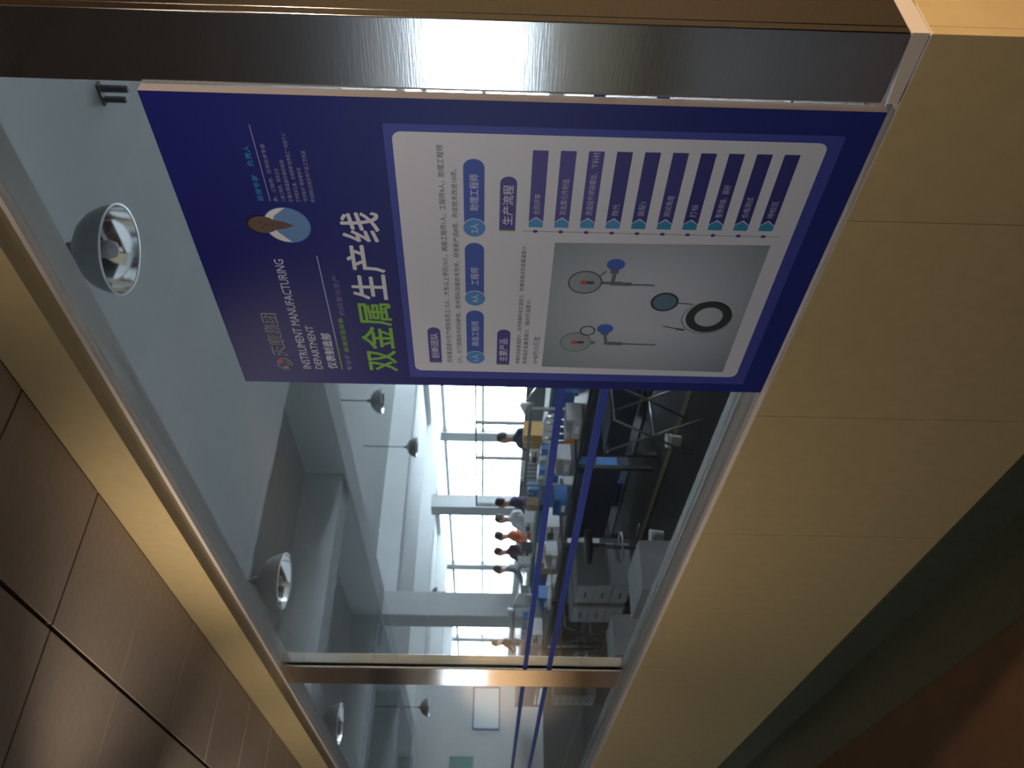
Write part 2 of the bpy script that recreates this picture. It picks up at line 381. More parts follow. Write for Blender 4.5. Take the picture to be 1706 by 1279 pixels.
text('subtitle_lettering', '专注于', .050, .108, .957, .968, (150, 150, 180), 0)
text('subtitle_lettering', '高端测温装备', .117, .232, .956, .967, (110, 170, 60), .01)
text('subtitle_lettering', '的研发与生产', .240, .359, .949, .961, (125, 120, 165), 0)
text('title_lettering', '双金属', .052, .279, .852, .922, (118, 178, 52), .018)
text('title_lettering', '生产线', .292, .526, .852, .924, (206, 208, 222), .018)
# portrait
decal('portrait_ring', [disc(.489, 1.025, .0445, .0445)], (40, 95, 170), 1)
decal('portrait_backdrop', [disc(.489, 1.025, .0425, .0425)], (212, 212, 220), 2)
decal('portrait_shirt', [disc(.489, 1.025, .0425, .0425, 24, 184, 356) + [(.512, 1.045), (.500, 1.050), (.478, 1.050), (.466, 1.040)]], (96, 130, 185), 3)
decal('portrait_hair', [disc(.4895, 1.078, .0225, .0245)], (22, 18, 40), 4)
decal('portrait_face', [disc(.4895, 1.070, .0205, .027)], (98, 76, 70), 5)
decal('portrait_neck', [[(.476, 1.056), (.503, 1.056), (.498, 1.030), (.489, 1.012), (.481, 1.030)]], (92, 70, 66), 4)
decal('portrait_features', [disc(.482, 1.072, .0035, .0013, 8), disc(.497, 1.072, .0035, .0013, 8), disc(.4895, 1.052, .005, .0013, 8), line((.4895, 1.068), (.4905, 1.060), .0025)], (62, 44, 44), 6)
CY = (40, 130, 185)
text('profile_lettering', '首席专家', .546, .605, 1.056, 1.067, CY, .01)
text('profile_lettering', '负责人', .624, .668, 1.057, 1.068, CY, .01)
decal('profile_rule', [line((.546, 1.045), (.710, 1.047), .0013)], (150, 150, 190), 1)
BIO = (140, 140, 172)
for s, x1, z0 in (('男，工程师，仪表技术专家', .672, 1.030), ('二级工程师，现任主任', .621, 1.0165), ('主要从事温度仪表的研发', .640, 1.0035), ('工作踏实认真，先后获得“优秀员工”“先进个人”', .698, .990), ('“技术能手”等荣誉称号', .624, .9765), ('带领团队完成多项产品工艺改进', .660, .963)):
    text('profile_lettering', s, .546, x1, z0, z0 + .0078, BIO, 0)
# body
LAB = (72, 62, 140); GREEN = (110, 165, 70)
def label_tab(x0, x1, z0, z1, s, tx0, tx1):
    decal('section_tab', [rrect(x0, x1, z0, z1, (z1 - z0) / 2 - .0005, 6, (1, 0, 0, 1))], LAB, 3)
    decal('section_tab_edge', [rrect(x0 - .003, x0 - .0002, z0, z1, .0005)], GREEN, 3)
    text('section_lettering', s, tx0, tx1, z0 + .0055, z1 - .0055, (190, 190, 215), .02, 4)
label_tab(.089, .208, .750, .778, '创新团队', .102, .189)
label_tab(.087, .206, .598, .627, '主要产品', .097, .175)
label_tab(.492, .617, .598, .628, '生产流程', .505, .598)
INK = (92, 92, 104)
text('body_lettering', '双金属温度计生产线现有员工13人，大专以上学历10人，高级工程师1人，工程师4人，助理工程师', .088, .680, .7265, .7385, INK, .01)
text('body_lettering', '2人。为了提高技术的创新性，技术团队加紧技术攻关，研发新产品8项，完成技术改进10项。', .088, .630, .7045, .7155, INK, .01)
for cx_, x0, x1, n, s, a, b in ((.108, .118, .265, '1人', '高级工程师', .149, .231), (.302, .312, .457, '4人', '工程师', .341, .391), (.495, .506, .653, '2人', '助理工程师', .537, .620)):
    decal('count_pill', [rrect(x0, x1, .656, .6935, .0185, 8, (1, 0, 0, 1))], (58, 84, 176), 3)
    decal('count_badge_ring', [disc(cx_, .6745, .0235, .0225)], (200, 203, 220), 4)
    decal('count_badge', [disc(cx_, .6745, .0218, .0208)], (74, 132, 200), 5)
    text('count_lettering', n, cx_ - .012, cx_ + .012, .667, .682, (190, 205, 225), .01, 6)
    text('count_lettering', s, a, b, .6665, .6825, (185, 190, 222), .015, 4)
text('body_lettering', '带螺纹双金属温度计、远传耐震热电式温度计、防爆电接点双金属温度计、', .089, .456, .5745, .584, INK, .01)
text('body_lettering', '耐高温双金属温度计、轴向式温度计。', .090, .305, .5585, .5685, INK, .01)
text('body_lettering', '年产量', .090, .118, .534, .544, INK, .01)
text('body_lettering', '约10万支', .120, .186, .533, .547, (88, 88, 160), .01)
# timeline
decal('timeline_rule', [line((.4905, .584), (.492, .097), .0011)], (92, 92, 110), 3)
steps = ['合同评审', '双金属元件制造', '测温组件焊接螺纹、下料材', '抛光', '装配1', '测试角度', '打标', '整表焊接、装好', '合格测试', '待检区']
lens = [.048, .083, .141, .028, .034, .050, .030, .076, .049, .041]
for i, s in enumerate(steps):
    z = .5600 - .0480 * i if i < 9 else .1285
    xo = .5005 + .0006 * i
    c = (74, 66, 146) if i < 3 else ((52, 48, 128) if i < 6 else (40, 40, 118))
    decal('step_bar', [[(xo + .014, z - .0135), (.6745 + .0006 * i, z - .0135), (.6745 + .0006 * i, z + .0135), (xo + .014, z + .0135), (xo + .0255, z)]], c, 3)
    decal('step_arrow', [[(xo, z - .0132), (xo + .0125, z - .0132), (xo + .0225, z), (xo + .0125, z + .0132), (xo, z + .0132)]], (66, 140, 200) if i < 4 else (40, 130, 175), 3)
    decal('timeline_dot', [disc(.4905 + .0002 * i, z, .0038, .0048, 12)], (60, 56, 130), 4)
    text('step_lettering', s, xo + .031, xo + .031 + lens[i], z - .0062, z + .0062, (172, 172, 205), .005, 4)
# product photograph
pg = mat('print_product_ground', srgb(150, 158, 160), .42); nt = pg.node_tree
tc = nt.nodes.new('ShaderNodeTexCoord'); mp = nt.nodes.new('ShaderNodeMapping'); mp.inputs['Location'].default_value = (-.29, 0, -.31); gr = nt.nodes.new('ShaderNodeTexGradient'); gr.gradient_type = 'SPHERICAL'
mp2 = nt.nodes.new('ShaderNodeVectorMath'); mp2.operation = 'MULTIPLY'; mp2.inputs[1].default_value = (3.0, 3.0, 2.9)
cr = nt.nodes.new('ShaderNodeValToRGB'); cr.color_ramp.elements[0].color = srgb(98, 116, 124); cr.color_ramp.elements[1].color = srgb(176, 184, 202); cr.color_ramp.elements[1].position = .75
nt.links.new(tc.outputs['Object'], mp.inputs[0]); nt.links.new(mp.outputs[0], mp2.inputs[0]); nt.links.new(mp2.outputs[0], gr.inputs[0]); nt.links.new(gr.outputs[0], cr.inputs[0]); nt.links.new(cr.outputs[0], nt.nodes['Principled BSDF'].inputs['Base Color'])
decal('product_photo_ground', [[(.075, .108), (.470, .108), (.463, .521), (.081, .524)]], None, 3, pg)
STL = (92, 98, 106); DRK = (60, 64, 70); DIAL = (138, 146, 158)
def ring(cx_, cz_, r0_, r1_, n=28, el=1.0):
    return [[(cx_ + r * math.cos(a), cz_ + r * el * math.sin(a)) for r, a in ((r0_, a0), (r1_, a0), (r1_, a1), (r0_, a1))] for a0, a1 in ((2 * PI * k / n, 2 * PI * (k + 1) / n) for k in range(n))]
for gx, gz, kx in ((.357, .4525, 0), (.170, .4545, 1)):
    decal('printed_gauge_case', [disc(gx, gz, .0330, .0345)], DRK if not kx else (104, 112, 124), 4)
    decal('printed_gauge_dial', [disc(gx, gz, .0300, .0318)], DIAL, 5)
    decal('printed_gauge_mark', [disc(gx, gz + .003, .0065, .0065, 12)], (190, 70, 62), 6)
    decal('printed_gauge_mark', [line((gx, gz - .003), (gx, gz - .018), .0085)], DRK, 6)
G1 = [line((.357, .419), (.357, .400), .008), line((.356, .402), (.356, .378), .0115), line((.355, .380), (.355, .358), .010), line((.354, .360), (.3535, .311), .0045), line((.357, .397), (.393, .396), .008), line((.384, .397), (.397, .397), .017), line((.376, .424), (.390, .414), .004)]
decal('printed_gauge_stem', G1, STL, 4)
decal('printed_gauge_head', [disc(.409, .397, .016, .0185, 10)], (58, 88, 178), 5)
decal('printed_gauge_stem', [line((.170, .420), (.170, .412), .009), line((.196, .393), (.170, .388), .007), line((.168, .392), (.168, .380), .008), line((.1685, .384), (.1680, .352), .011), line((.168, .354), (.167, .278), .0045), line((.196, .394), (.206, .394), .016)], STL, 4)
decal('printed_gauge_head', [disc(.217, .3955, .0155, .018, 10)], (58, 92, 182), 5)
decal('printed_cable', ring(.209, .4325, .0130, .0160, el=1.05), DRK, 6)
decal('printed_gauge_case', [disc(.305, .2825, .0285, .029)], (44, 50, 56), 4)
decal('printed_gauge_dial', [disc(.305, .2825, .0235, .0242)], (84, 116, 138), 5)
decal('printed_cable', ring(.2620, .1815, .030, .049, 32, .98), (44, 48, 50), 4)
decal('printed_cable', ring(.2590, .1850, .049, .0505, 32, 1.05) + [line((.303, .254), (.300, .222), .003), line((.230, .273), (.222, .240), .003), line((.222, .243), (.219, .224), .006)], (70, 74, 78), 4)

# the board stands a little proud of the wall, in front of the column's face
f_ = 1.155 / 1.17
pb.location = (PX0 * f_, -.015, 1.55 + (PZ0 - 1.55) * f_); pb.scale = (f_, f_, f_)

# ================================================================== pendant lamps
def make_lamp():
    r = empty('pendant_lamp'); r['category'] = 'lamp'
    R_ = .21
    out = [(R_, 0), (R_ * .985, .028), (R_ * .93, .070), (R_ * .82, .115), (R_ * .65, .155), (R_ * .42, .185), (.045, .202), (.034, .206), (.030, .240), (.016, .262)]
    MB().lathe(out, 40).build('shade', M['lampgrey'], r)
    inn = [(R_ - .004, .002), (R_ * .96, .030), (R_ * .90, .068), (R_ * .79, .108), (R_ * .62, .146), (R_ * .38, .175), (.03, .188)]
    MB().lathe(inn, 40).build('reflector', M['reflector'], r)
    tor = MB(); n = 40
    tor.lathe([(R_ - .005, -.003), (R_ + .003, -.003), (R_ + .003, .004), (R_ - .005, .004), (R_ - .005, -.003)], n).build('rim', M['white'], r)
    b = MB().lathe([(.0, .01), (.035, .02), (.045, .05), (.04, .09), (.028, .13), (.028, .185)], 20).build('bulb', M['lgrey'], r)
    MB().bar((0, 0, .255), (0, 0, .33), .010, 8).build('stem', M['dark'], r)
    return r
lamp0 = make_lamp(); lu = [False]
for (x, y, z, top, lb) in ((-2.77, 1.66, 3.315, ZB, 'large domed pendant lamp nearest the poster top, hanging close behind the glass'),
        (-6.04, 1.45, 3.13, ZB, 'domed pendant lamp behind the glass just before the steel post'),
        (-9.23, 1.24, 3.105, ZB, 'domed pendant lamp beyond the steel post, in the dark part of the ceiling'),
        (-10.98, 6.72, 3.36, ZS, 'small domed pendant lamp against the pale ceiling beside the poster edge'),
        (-14.19, 7.9, 3.09, ZS, 'faint domed pendant lamp near the bright windows beside the poster edge'),
        (-20.0, 4.45, 2.91, ZS, 'distant pendant lamp past the steel post with a bright reflector'),
        (-21.5, 3.2, 2.72, ZS, 'distant pendant lamp near the teal notice board'),
        (-26.3, 9.9, 3.3, ZS, 'tiny far pendant lamp in front of the window head')):
    o = place(lamp0, lu, (x, y, z), 0, lb, 'domed pendant lamps')
    L = top - z
    for ch in o.children:
        if ch.name.startswith('stem'):
            ch.scale.z = (L - .255) / .075; ch.location.z = .255 - .255 * ch.scale.z
# ceiling bracket seen just left of the column
br = tag(empty('ceiling_bracket', (-2.52, 2.55, 3.35)), 'small dark twin-bar bracket under the workshop ceiling beside the column', 'bracket')
MB().box(-.015, .015, 0, .02, .10, .238).build('bar', M['dark'], br); MB().box(-.075, -.05, 0, .02, .13, .238).build('bar', M['dark'], br)
MB().box(-.09, .03, -.01, .03, .238, .25).build('mounting_plate', M['dark'], br)

# ================================================================== workshop furniture
# glazed partition screen
ps = tag(empty('glazed_screen', (-16.7, 8.0, 0)), 'grey glazed workshop screen with dark posts in front of the bright windows', 'screen')
xs = [0, 2.0, 3.3, 4.7, 6.2]
for x in xs: MB().box(x - .03, x + .03, -.03, .03, 0, 1.92).build('post', M['alu_dark'], ps)
for a, b in zip(xs[:-1], xs[1:]):
    MB().box(a + .03, b - .03, -.012, .012, .08, .92).build('lower_panel', M['grey'], ps)
    MB().box(a + .03, b - .03, -.004, .004, .96, 1.86).build('glass_pane', M['glass'], ps)
MB().box(xs[0], xs[-1], -.03, .03, 1.88, 1.92).build('top_rail', M['alu_dark'], ps); MB().box(xs[0], xs[-1], -.03, .03, .92, .96).build('middle_rail', M['alu_dark'], ps)
MB().box(4.75, 6.1, .012, .02, 1.0, 1.8).build('white_poster_sheet', M['lgrey'], ps)

def make_bench(w, d, h, top, skirt, name):
    r = empty(name); r['category'] = 'workbench'
    MB().box(0, w, 0, d, h - .035, h).build('worktop', top, r, .004)
    for x in (.03, w - .07):
        for y in (.03, d - .07): MB().box(x, x + .04, y, y + .04, 0, h - .035).build('leg', M['dark'], r)
    MB().box(.03, w - .03, .04, d - .04, .20, .225).build('lower_shelf', M['dark'], r)
    MB().box(.07, w - .07, .03, .05, .30, h - .06).build('skirt_panel', skirt, r)
    MB().box(.07, w - .07, .005, .028, h - .17, h - .045).build('drawer_front', skirt, r)
    return r
benchA = make_bench(1.55, .70, .75, M['dark'], M['navy'], 'workbench'); ua = [False]
la = ['right below the poster bottom corner', 'second from the poster, behind the yellow floor line', 'third from the poster, behind the yellow floor line', 'fourth from the poster, near the steel post', 'just beyond the steel post', 'farthest beyond the steel post']
for i, x in enumerate((-5.0, -6.7, -8.4, -10.1, -11.8, -13.5)):
    place(benchA, ua, (x, 3.0, 0), 0, 'dark workbench with navy skirt ' + la[i], 'dark workbenches along the yellow line')
benchB = make_bench(1.8, .60, .80, M['grey'], M['blue'], 'workbench'); ub = [False]
lb = ['partly behind the poster edge', 'in front of the glazed screen', 'in front of the seated workers', 'right beside the grey pillar', 'hidden behind the grey pillar', 'past the grey pillar', 'far past the grey pillar', 'farthest past the grey pillar']
for i, x in enumerate((-10.2, -12.1, -14.0, -15.9, -17.8, -19.7, -21.6, -23.5)):
    place(benchB, ub, (x, 5.45, 0), 0, 'grey topped workbench with blue drawers ' + lb[i], 'blue fronted workbenches')

# --- small things on the benches
def make_bin(m, name='storage_bin'):
    r = empty(name); r['category'] = 'bin'
    b = MB(); w, d, h, t = .30, .20, .14, .008
    b.box(0, w, 0, d, 0, t); b.box(0, w, 0, t, t, h * .55).box(0, w, d - t, d, t, h).box(0, t, t, d - t, t, h).box(w - t, w, t, d - t, t, h)
    b.build('body', m, r); MB().box(.09, .21, -.003, -.0005, .02, .055).build('label_card', M['paper'], r); return r
def make_box(m, w, d, h, name='cardboard_box', cat='box'):
    r = empty(name); r['category'] = cat
    MB().box(0, w, 0, d, 0, h).build('body', m, r, .003)
    MB().box(w * .42, w * .58, -.002, d + .002, h * .55, h + .002).build('tape', M['lgrey'], r); return r
def make_meter():
    r = empty('bench_meter'); r['category'] = 'instrument'
    MB().box(0, .32, 0, .26, .012, .17).build('body', M['wmetal'], r, .006)
    MB().box(.03, .19, -.004, -.0005, .07, .145).build('screen', M['dark'], r)
    for k in range(3): MB().bar((.225 + .032 * k, -.014, .10), (.225 + .032 * k, 0, .10), .011, 10).build('knob', M['dark'], r)
    for x in (.03, .27): MB().box(x, x + .02, .03, .05, 0, .012).build('foot', M['rubber'], r)
    return r
def make_thermo():
    r = empty('dial_thermometer'); r['category'] = 'thermometer'
    MB().bar((0, 0, 0), (0, 0, .20), .006, 8).build('stem', M['alu'], r)
    MB().bar((0, 0, .16), (0, 0, .20), .013, 6).build('nut', M['alu'], r)
    MB().bar((0, -.012, .25), (0, .022, .25), .05, 20).build('case', M['alu'], r)
    MB().bar((0, -.014, .25), (0, -.0122, .25), .044, 20).build('dial', M['paper'], r)
    return r
def make_bottle():
    r = empty('bottle'); r['category'] = 'bottle'
    MB().lathe([(0, 0), (.035, 0), (.035, .13), (.012, .165), (.012, .19)], 14).build('body', M['white'], r)
    MB().lathe([(.014, .185), (.014, .21), (0, .21)], 12).build('cap', M['blue'], r); return r
def make_paper():
    r = empty('paper_stack'); r['category'] = 'papers'
    MB().box(0, .30, 0, .21, 0, .03).build('sheets', M['paper'], r); MB().box(.02, .29, .01, .20, .03, .034).build('top_sheet', M['white'], r); return r
tb = .7515
bin_b = make_bin(M['blue']); ubb = [False]; bin_g = make_bin(M['lgrey']); ubg = [False]
meter = make_meter(); um = [False]; th = make_thermo(); ut = [False]; bot = make_bottle(); ubo = [False]; pap = make_paper(); up_ = [False]
wh = ['first', 'second', 'third', 'fourth', 'fifth', 'sixth']
for i, (x, y) in enumerate(((-4.15, 3.1), (-6.1, 3.35), (-8.0, 3.1), (-10.9, 3.2))):
    place(bin_b, ubb, (x, y, tb), .1 * i - .15, ['blue open bin nearest the poster on the dark benches', 'blue open bin on the second dark bench', 'blue open bin on the third dark bench', 'blue open bin on the dark bench by the steel post'][i], 'blue open bins')
for i, (x, y) in enumerate(((-4.55, 3.35), (-6.45, 3.08), (-7.5, 3.3), (-9.4, 3.12), (-12.6, 3.1))):
    place(bin_g, ubg, (x, y, tb), -.1 + .08 * i, ['pale grey open bin under the poster corner', 'pale grey open bin on the front edge of the second dark bench', 'pale grey open bin on the third dark bench', 'pale grey open bin between third and fourth dark benches', 'pale grey open bin beyond the steel post'][i], 'pale grey open bins')
for i, (x, y, z) in enumerate(((-5.75, 3.15, tb), (-8.9, 3.25, tb), (-12.2, 3.2, tb), (-13.2, 5.55, .8015), (-11.0, 5.6, .8015))):
    place(meter, um, (x, y, z), .05, ['white bench instrument on the second dark bench', 'white bench instrument on the fourth dark bench', 'white bench instrument beyond the steel post', 'white bench instrument in front of the seated workers', 'white bench instrument in front of the glazed screen'][i], 'bench instruments')
rack = tag(empty('thermometer_rack', (-4.95, 3.02, tb)), 'long black rack holding upright dial thermometers under the poster corner', 'rack')
MB().box(0, .72, 0, .12, 0, .05).build('base', M['dark'], rack); MB().box(0, .02, .05, .07, .05, .14).box(.70, .72, .05, .07, .05, .14).build('end_plate', M['dark'], rack)
tx = -4.88
for k in range(6):
    place(th, ut, (tx + .116 * k, 3.08, tb + .0515), .12 * (k % 3 - 1), 'steel dial thermometer upright in the black rack', 'thermometers in the near rack')
for k in range(4):
    place(th, ut, (-7.05 + .125 * k, 3.45, tb), .2 * (k % 3 - 1), 'steel dial thermometer standing on the third dark bench', 'thermometers on the third dark bench')
for k in range(5):
    place(th, ut, (-12.0 + .13 * k, 5.9, .8015), .2 * (k % 3 - 1), 'steel dial thermometer on the grey bench before the glazed screen', 'thermometers on the grey bench')
for i, (x, y, z) in enumerate(((-7.7, 3.5, tb), (-9.5, 3.5, tb), (-12.9, 3.45, tb), (-14.9, 5.6, .8015), (-17.0, 5.6, .8015))):
    place(bot, ubo, (x, y, z), 0, ['white bottle with blue cap on the third dark bench', 'white bottle with blue cap on the fourth dark bench', 'white bottle with blue cap beyond the steel post', 'white bottle with blue cap beside the pillar bench', 'white bottle with blue cap behind the grey pillar'][i], 'white bottles')
for i, (x, y, z) in enumerate(((-5.47, 3.45, tb), (-10.5, 3.05, tb), (-11.5, 5.5, .8015), (-12.75, 5.5, .8015), (-15.3, 5.5, .8015))):
    place(pap, up_, (x, y, z), .1, ['stack of white papers on the second dark bench', 'stack of white papers near the steel post', 'stack of white papers beside the poster edge', 'stack of white papers before the first worker', 'stack of white papers by the grey pillar'][i], 'paper stacks')
yb = make_box(M['ochre'], .36, .26, .30); yb.location = (-10.60, 5.62, .8015); yb['label'] = 'ochre carton on the grey bench beside the lower blue stripe'
bb = make_box(M['blue'], .75, .42, .36, 'storage_crate', 'crate'); bb.location = (-10.05, 4.3, .28); bb['label'] = 'large blue crate on a low trolley in front of the grey benches'
tr = tag(empty('trolley', (-10.15, 4.25, 0)), 'low dark trolley carrying the large blue crate', 'trolley')
MB().box(0, .95, 0, .52, .22, .28).build('deck', M['dark'], tr)
for x in (.08, .87):
    for y in (.06, .46): MB().bar((x, y - .015, .06), (x, y + .015, .06), .06, 14).build('wheel', M['rubber'], tr); MB().box(x - .01, x + .01, y - .01, y + .01, .10, .22).build('wheel_fork', M['dark'], tr)
cb = make_box(M['card'], .34, .28, .22); cb.location = (-10.0, 3.32, tb); cb['label'] = 'brown cardboard box on the dark bench by the steel post'
ob = make_box(M['orange'], .18, .14, .10, 'tool_box', 'box'); ob.location = (-6.85, 3.28, tb); ob['label'] = 'small orange box on the third dark bench'
# ribbed pale cabinets under / beside the benches
def make_cab():
    r = empty('ribbed_cabinet'); r['category'] = 'cabinet'
    MB().box(0, .46, 0, .5, .03, .62).build('body', M['grey'], r, .004)
    for k in range(3): MB().box(.015, .445, -.012, 0, .05 + .19 * k, .225 + .19 * k).build('drawer', M['lgrey'], r)
    for k in range(3): MB().box(.17, .29, -.022, -.012, .13 + .19 * k, .145 + .19 * k).build('handle', M['dark'], r)
    MB().box(.02, .44, .02, .48, 0, .03).build('plinth', M['dark'], r); return r
cab = make_cab(); uc = [False]
for i, (x, y) in enumerate(((-8.78, 2.45), (-9.35, 2.45), (-12.3, 2.35))):
    place(cab, uc, (x, y, 0), 0, ['grey ribbed drawer cabinet near the steel post, right one of the pair', 'grey ribbed drawer cabinet near the steel post, left one of the pair', 'grey ribbed drawer cabinet beyond the steel post'][i], 'drawer cabinets')
# white things on the floor close to the glass
def make_tub():
    r = empty('white_tub'); r['category'] = 'tub'
    MB().lathe([(0, 0), (.045, 0), (.055, .11), (.059, .11), (.059, .12), (.050, .12), (.042, .01), (0, .01)], 22).build('body', M['white'], r)
    MB().lathe([(.0545, .08), (.057, .08), (.057, .092), (.0545, .092)], 22).build('band', M['lgrey'], r); return r
tub = make_tub(); uu = [False]
for i, (x, y) in enumerate(((-5.72, 2.60), (-6.75, 2.25))):
    place(tub, uu, (x, y, 0), 0, ['small white tub on the dark floor below the poster side', 'small white tub on the dark floor midway to the steel post'][i], 'white tubs on the floor')
for i, (x, y, w, d, h) in enumerate(((-6.7, 1.45, .62, .42, .36), (-8.35, 1.55, .5, .4, .34))):
    c = make_box(M['lgrey'], w, d, h, 'plastic_crate', 'crate'); c.location = (x, y, 0); c['label'] = ['pale grey crate on the floor behind the sill, nearer one', 'pale grey crate on the floor behind the sill, by the steel post'][i]
# black stools
def make_stool():
    r = empty('work_stool'); r['category'] = 'stool'
    MB().lathe([(0, .60), (.17, .60), (.18, .585), (.18, .56), (.16, .545), (0, .545)], 22).build('seat', M['dark'], r)
    MB().bar((0, 0, .08), (0, 0, .55), .022, 10).build('gas_column', M['alu_dark'], r)
    for k in range(5):
        a = 2 * PI * k / 5; MB().bar((0, 0, .09), (.24 * math.cos(a), .24 * math.sin(a), .05), .018, 6, .012).build('leg', M['dark'], r)
    MB().lathe([(.14, .24), (.155, .24), (.155, .255), (.14, .255), (.14, .24)], 20).bar((.14, 0, .247), (0, 0, .247), .007, 6).bar((-.14, 0, .247), (0, 0, .247), .007, 6).build('foot_ring', M['alu'], r)
    return r
stool = make_stool(); us = [False]
for i, (x, y) in enumerate(((-7.6, 2.55), (-11.0, 2.5))):
    place(stool, us, (x, y, 0), .3 * i, ['empty black work stool midway to the steel post', 'empty black work stool behind the steel post'][i], 'empty work stools')

# --- more clutter
def low_box(m, w, d, h, x, y, z, rz, name, cat, label, group):
    o = make_box(m, w, d, h, name, cat); o.location = (x, y, z); o.rotation_euler = (0, 0, rz); o['label'] = label; o['group'] = group; return o
for i, x in enumerate((-4.7, -4.1, -6.2, -7.9, -9.6, -11.2)):
    low_box(M['blue'] if i % 2 else M['lgrey'], .42, .34, .22, x, 3.18, .2255, .03 * i, 'shelf_crate', 'crate', ('blue' if i % 2 else 'grey') + ' crate on the lower shelf of a dark workbench', ('blue' if i % 2 else 'grey') + ' crates on the lower shelves')
random.seed(11)
xx = -10.75
for i in range(12):
    w = random.uniform(.14, .26); xx -= w + random.uniform(.22, .45)
    if any(abs(xx + w / 2 - q) < .36 for q in (-11.35, -12.6, -13.04, -14.9, -15.15, -17.0)): continue
    k = ['wmetal', 'blue', 'card', 'grey', 'orange', 'dark'][i % 6]
    low_box(M[k], w, .16, random.uniform(.1, .24), xx, 5.50, .8015, 0, 'parts_box', 'box', 'small parts box among the clutter on the grey benches', 'parts boxes on the grey benches')
def make_lampstand():
    r = empty('task_lamp'); r['category'] = 'lamp'
    MB().lathe([(0, 0), (.08, 0), (.08, .02), (.02, .03), (0, .03)], 18).build('base', M['dark'], r)
    MB().bar((0, 0, .02), (0, .02, .38), .009, 8).bar((0, .02, .38), (0, -.20, .52), .009, 8).build('arm', M['alu'], r)
    MB().bar((0, -.20, .54), (0, -.26, .47), .03, 14, .07).build('shade', M['wmetal'], r); return r
tl = make_lampstand(); utl = [False]
for i, (x, y, z) in enumerate(((-6.38, 3.62, tb), (-11.42, 3.62, tb))):
    place(tl, utl, (x, y, z), 0, ['task lamp on the second dark bench', 'task lamp on the dark bench just behind the steel post'][i], 'bench task lamps')

def make_stand():
    r = empty('folding_stand'); r['category'] = 'stand'
    for y in (0, .36):
        MB().bar((0, y, 0), (.42, y, .66), .009, 8).build('leg', M['alu_dark'], r); MB().bar((.42, y + .02, 0), (0, y + .02, .66), .009, 8).build('leg', M['alu_dark'], r)
    MB().bar((0, 0, .66), (0, .38, .66), .010, 8).bar((.42, 0, .66), (.42, .38, .66), .010, 8).bar((.21, 0, .33), (.21, .38, .33), .007, 8).build('cross_bar', M['alu'], r)
    MB().box(-.02, .44, -.01, .39, .67, .685).build('tray', M['navy'], r); return r
fs = make_stand(); uf = [False]
for i, (x, y) in enumerate(((-4.75, 2.45), (-5.45, 2.30), (-9.9, 2.35))):
    place(fs, uf, (x, y, 0), .15 * i - .1, ['folding stand with crossed steel legs under the poster corner', 'folding stand with crossed steel legs beside the small white tub', 'folding stand with crossed steel legs near the steel post'][i], 'folding stands')
def make_tallframe():
    r = empty('tool_stand'); r['category'] = 'tool stand'
    for x in (0, 1.5): MB().box(x - .015, x + .015, -.015, .015, .02, .44).build('upright', M['alu_dark'], r); MB().box(x - .05, x + .05, -.06, .06, 0, .02).build('foot', M['dark'], r)
    MB().box(0, 1.5, -.012, .012, .41, .44).build('top_rail', M['alu_dark'], r); MB().box(.1, 1.4, -.02, .02, .18, .22).build('parts_rail', M['lgrey'], r)
    for k in range(6): MB().box(.16 + .21 * k, .28 + .21 * k, -.10, -.02, .22, .29).build('parts_bin', M['blue'] if k % 2 else M['grey'], r)
    return r
tf = make_tallframe(); uf2 = [False]
for i, x in enumerate((-4.95, -8.3, -13.4)):
    place(tf, uf2, (x, 3.66, tb), 0, ['metal tool stand with small bins on the first dark bench', 'metal tool stand with small bins on the third dark bench', 'metal tool stand with small bins beyond the steel post'][i], 'tool stands')

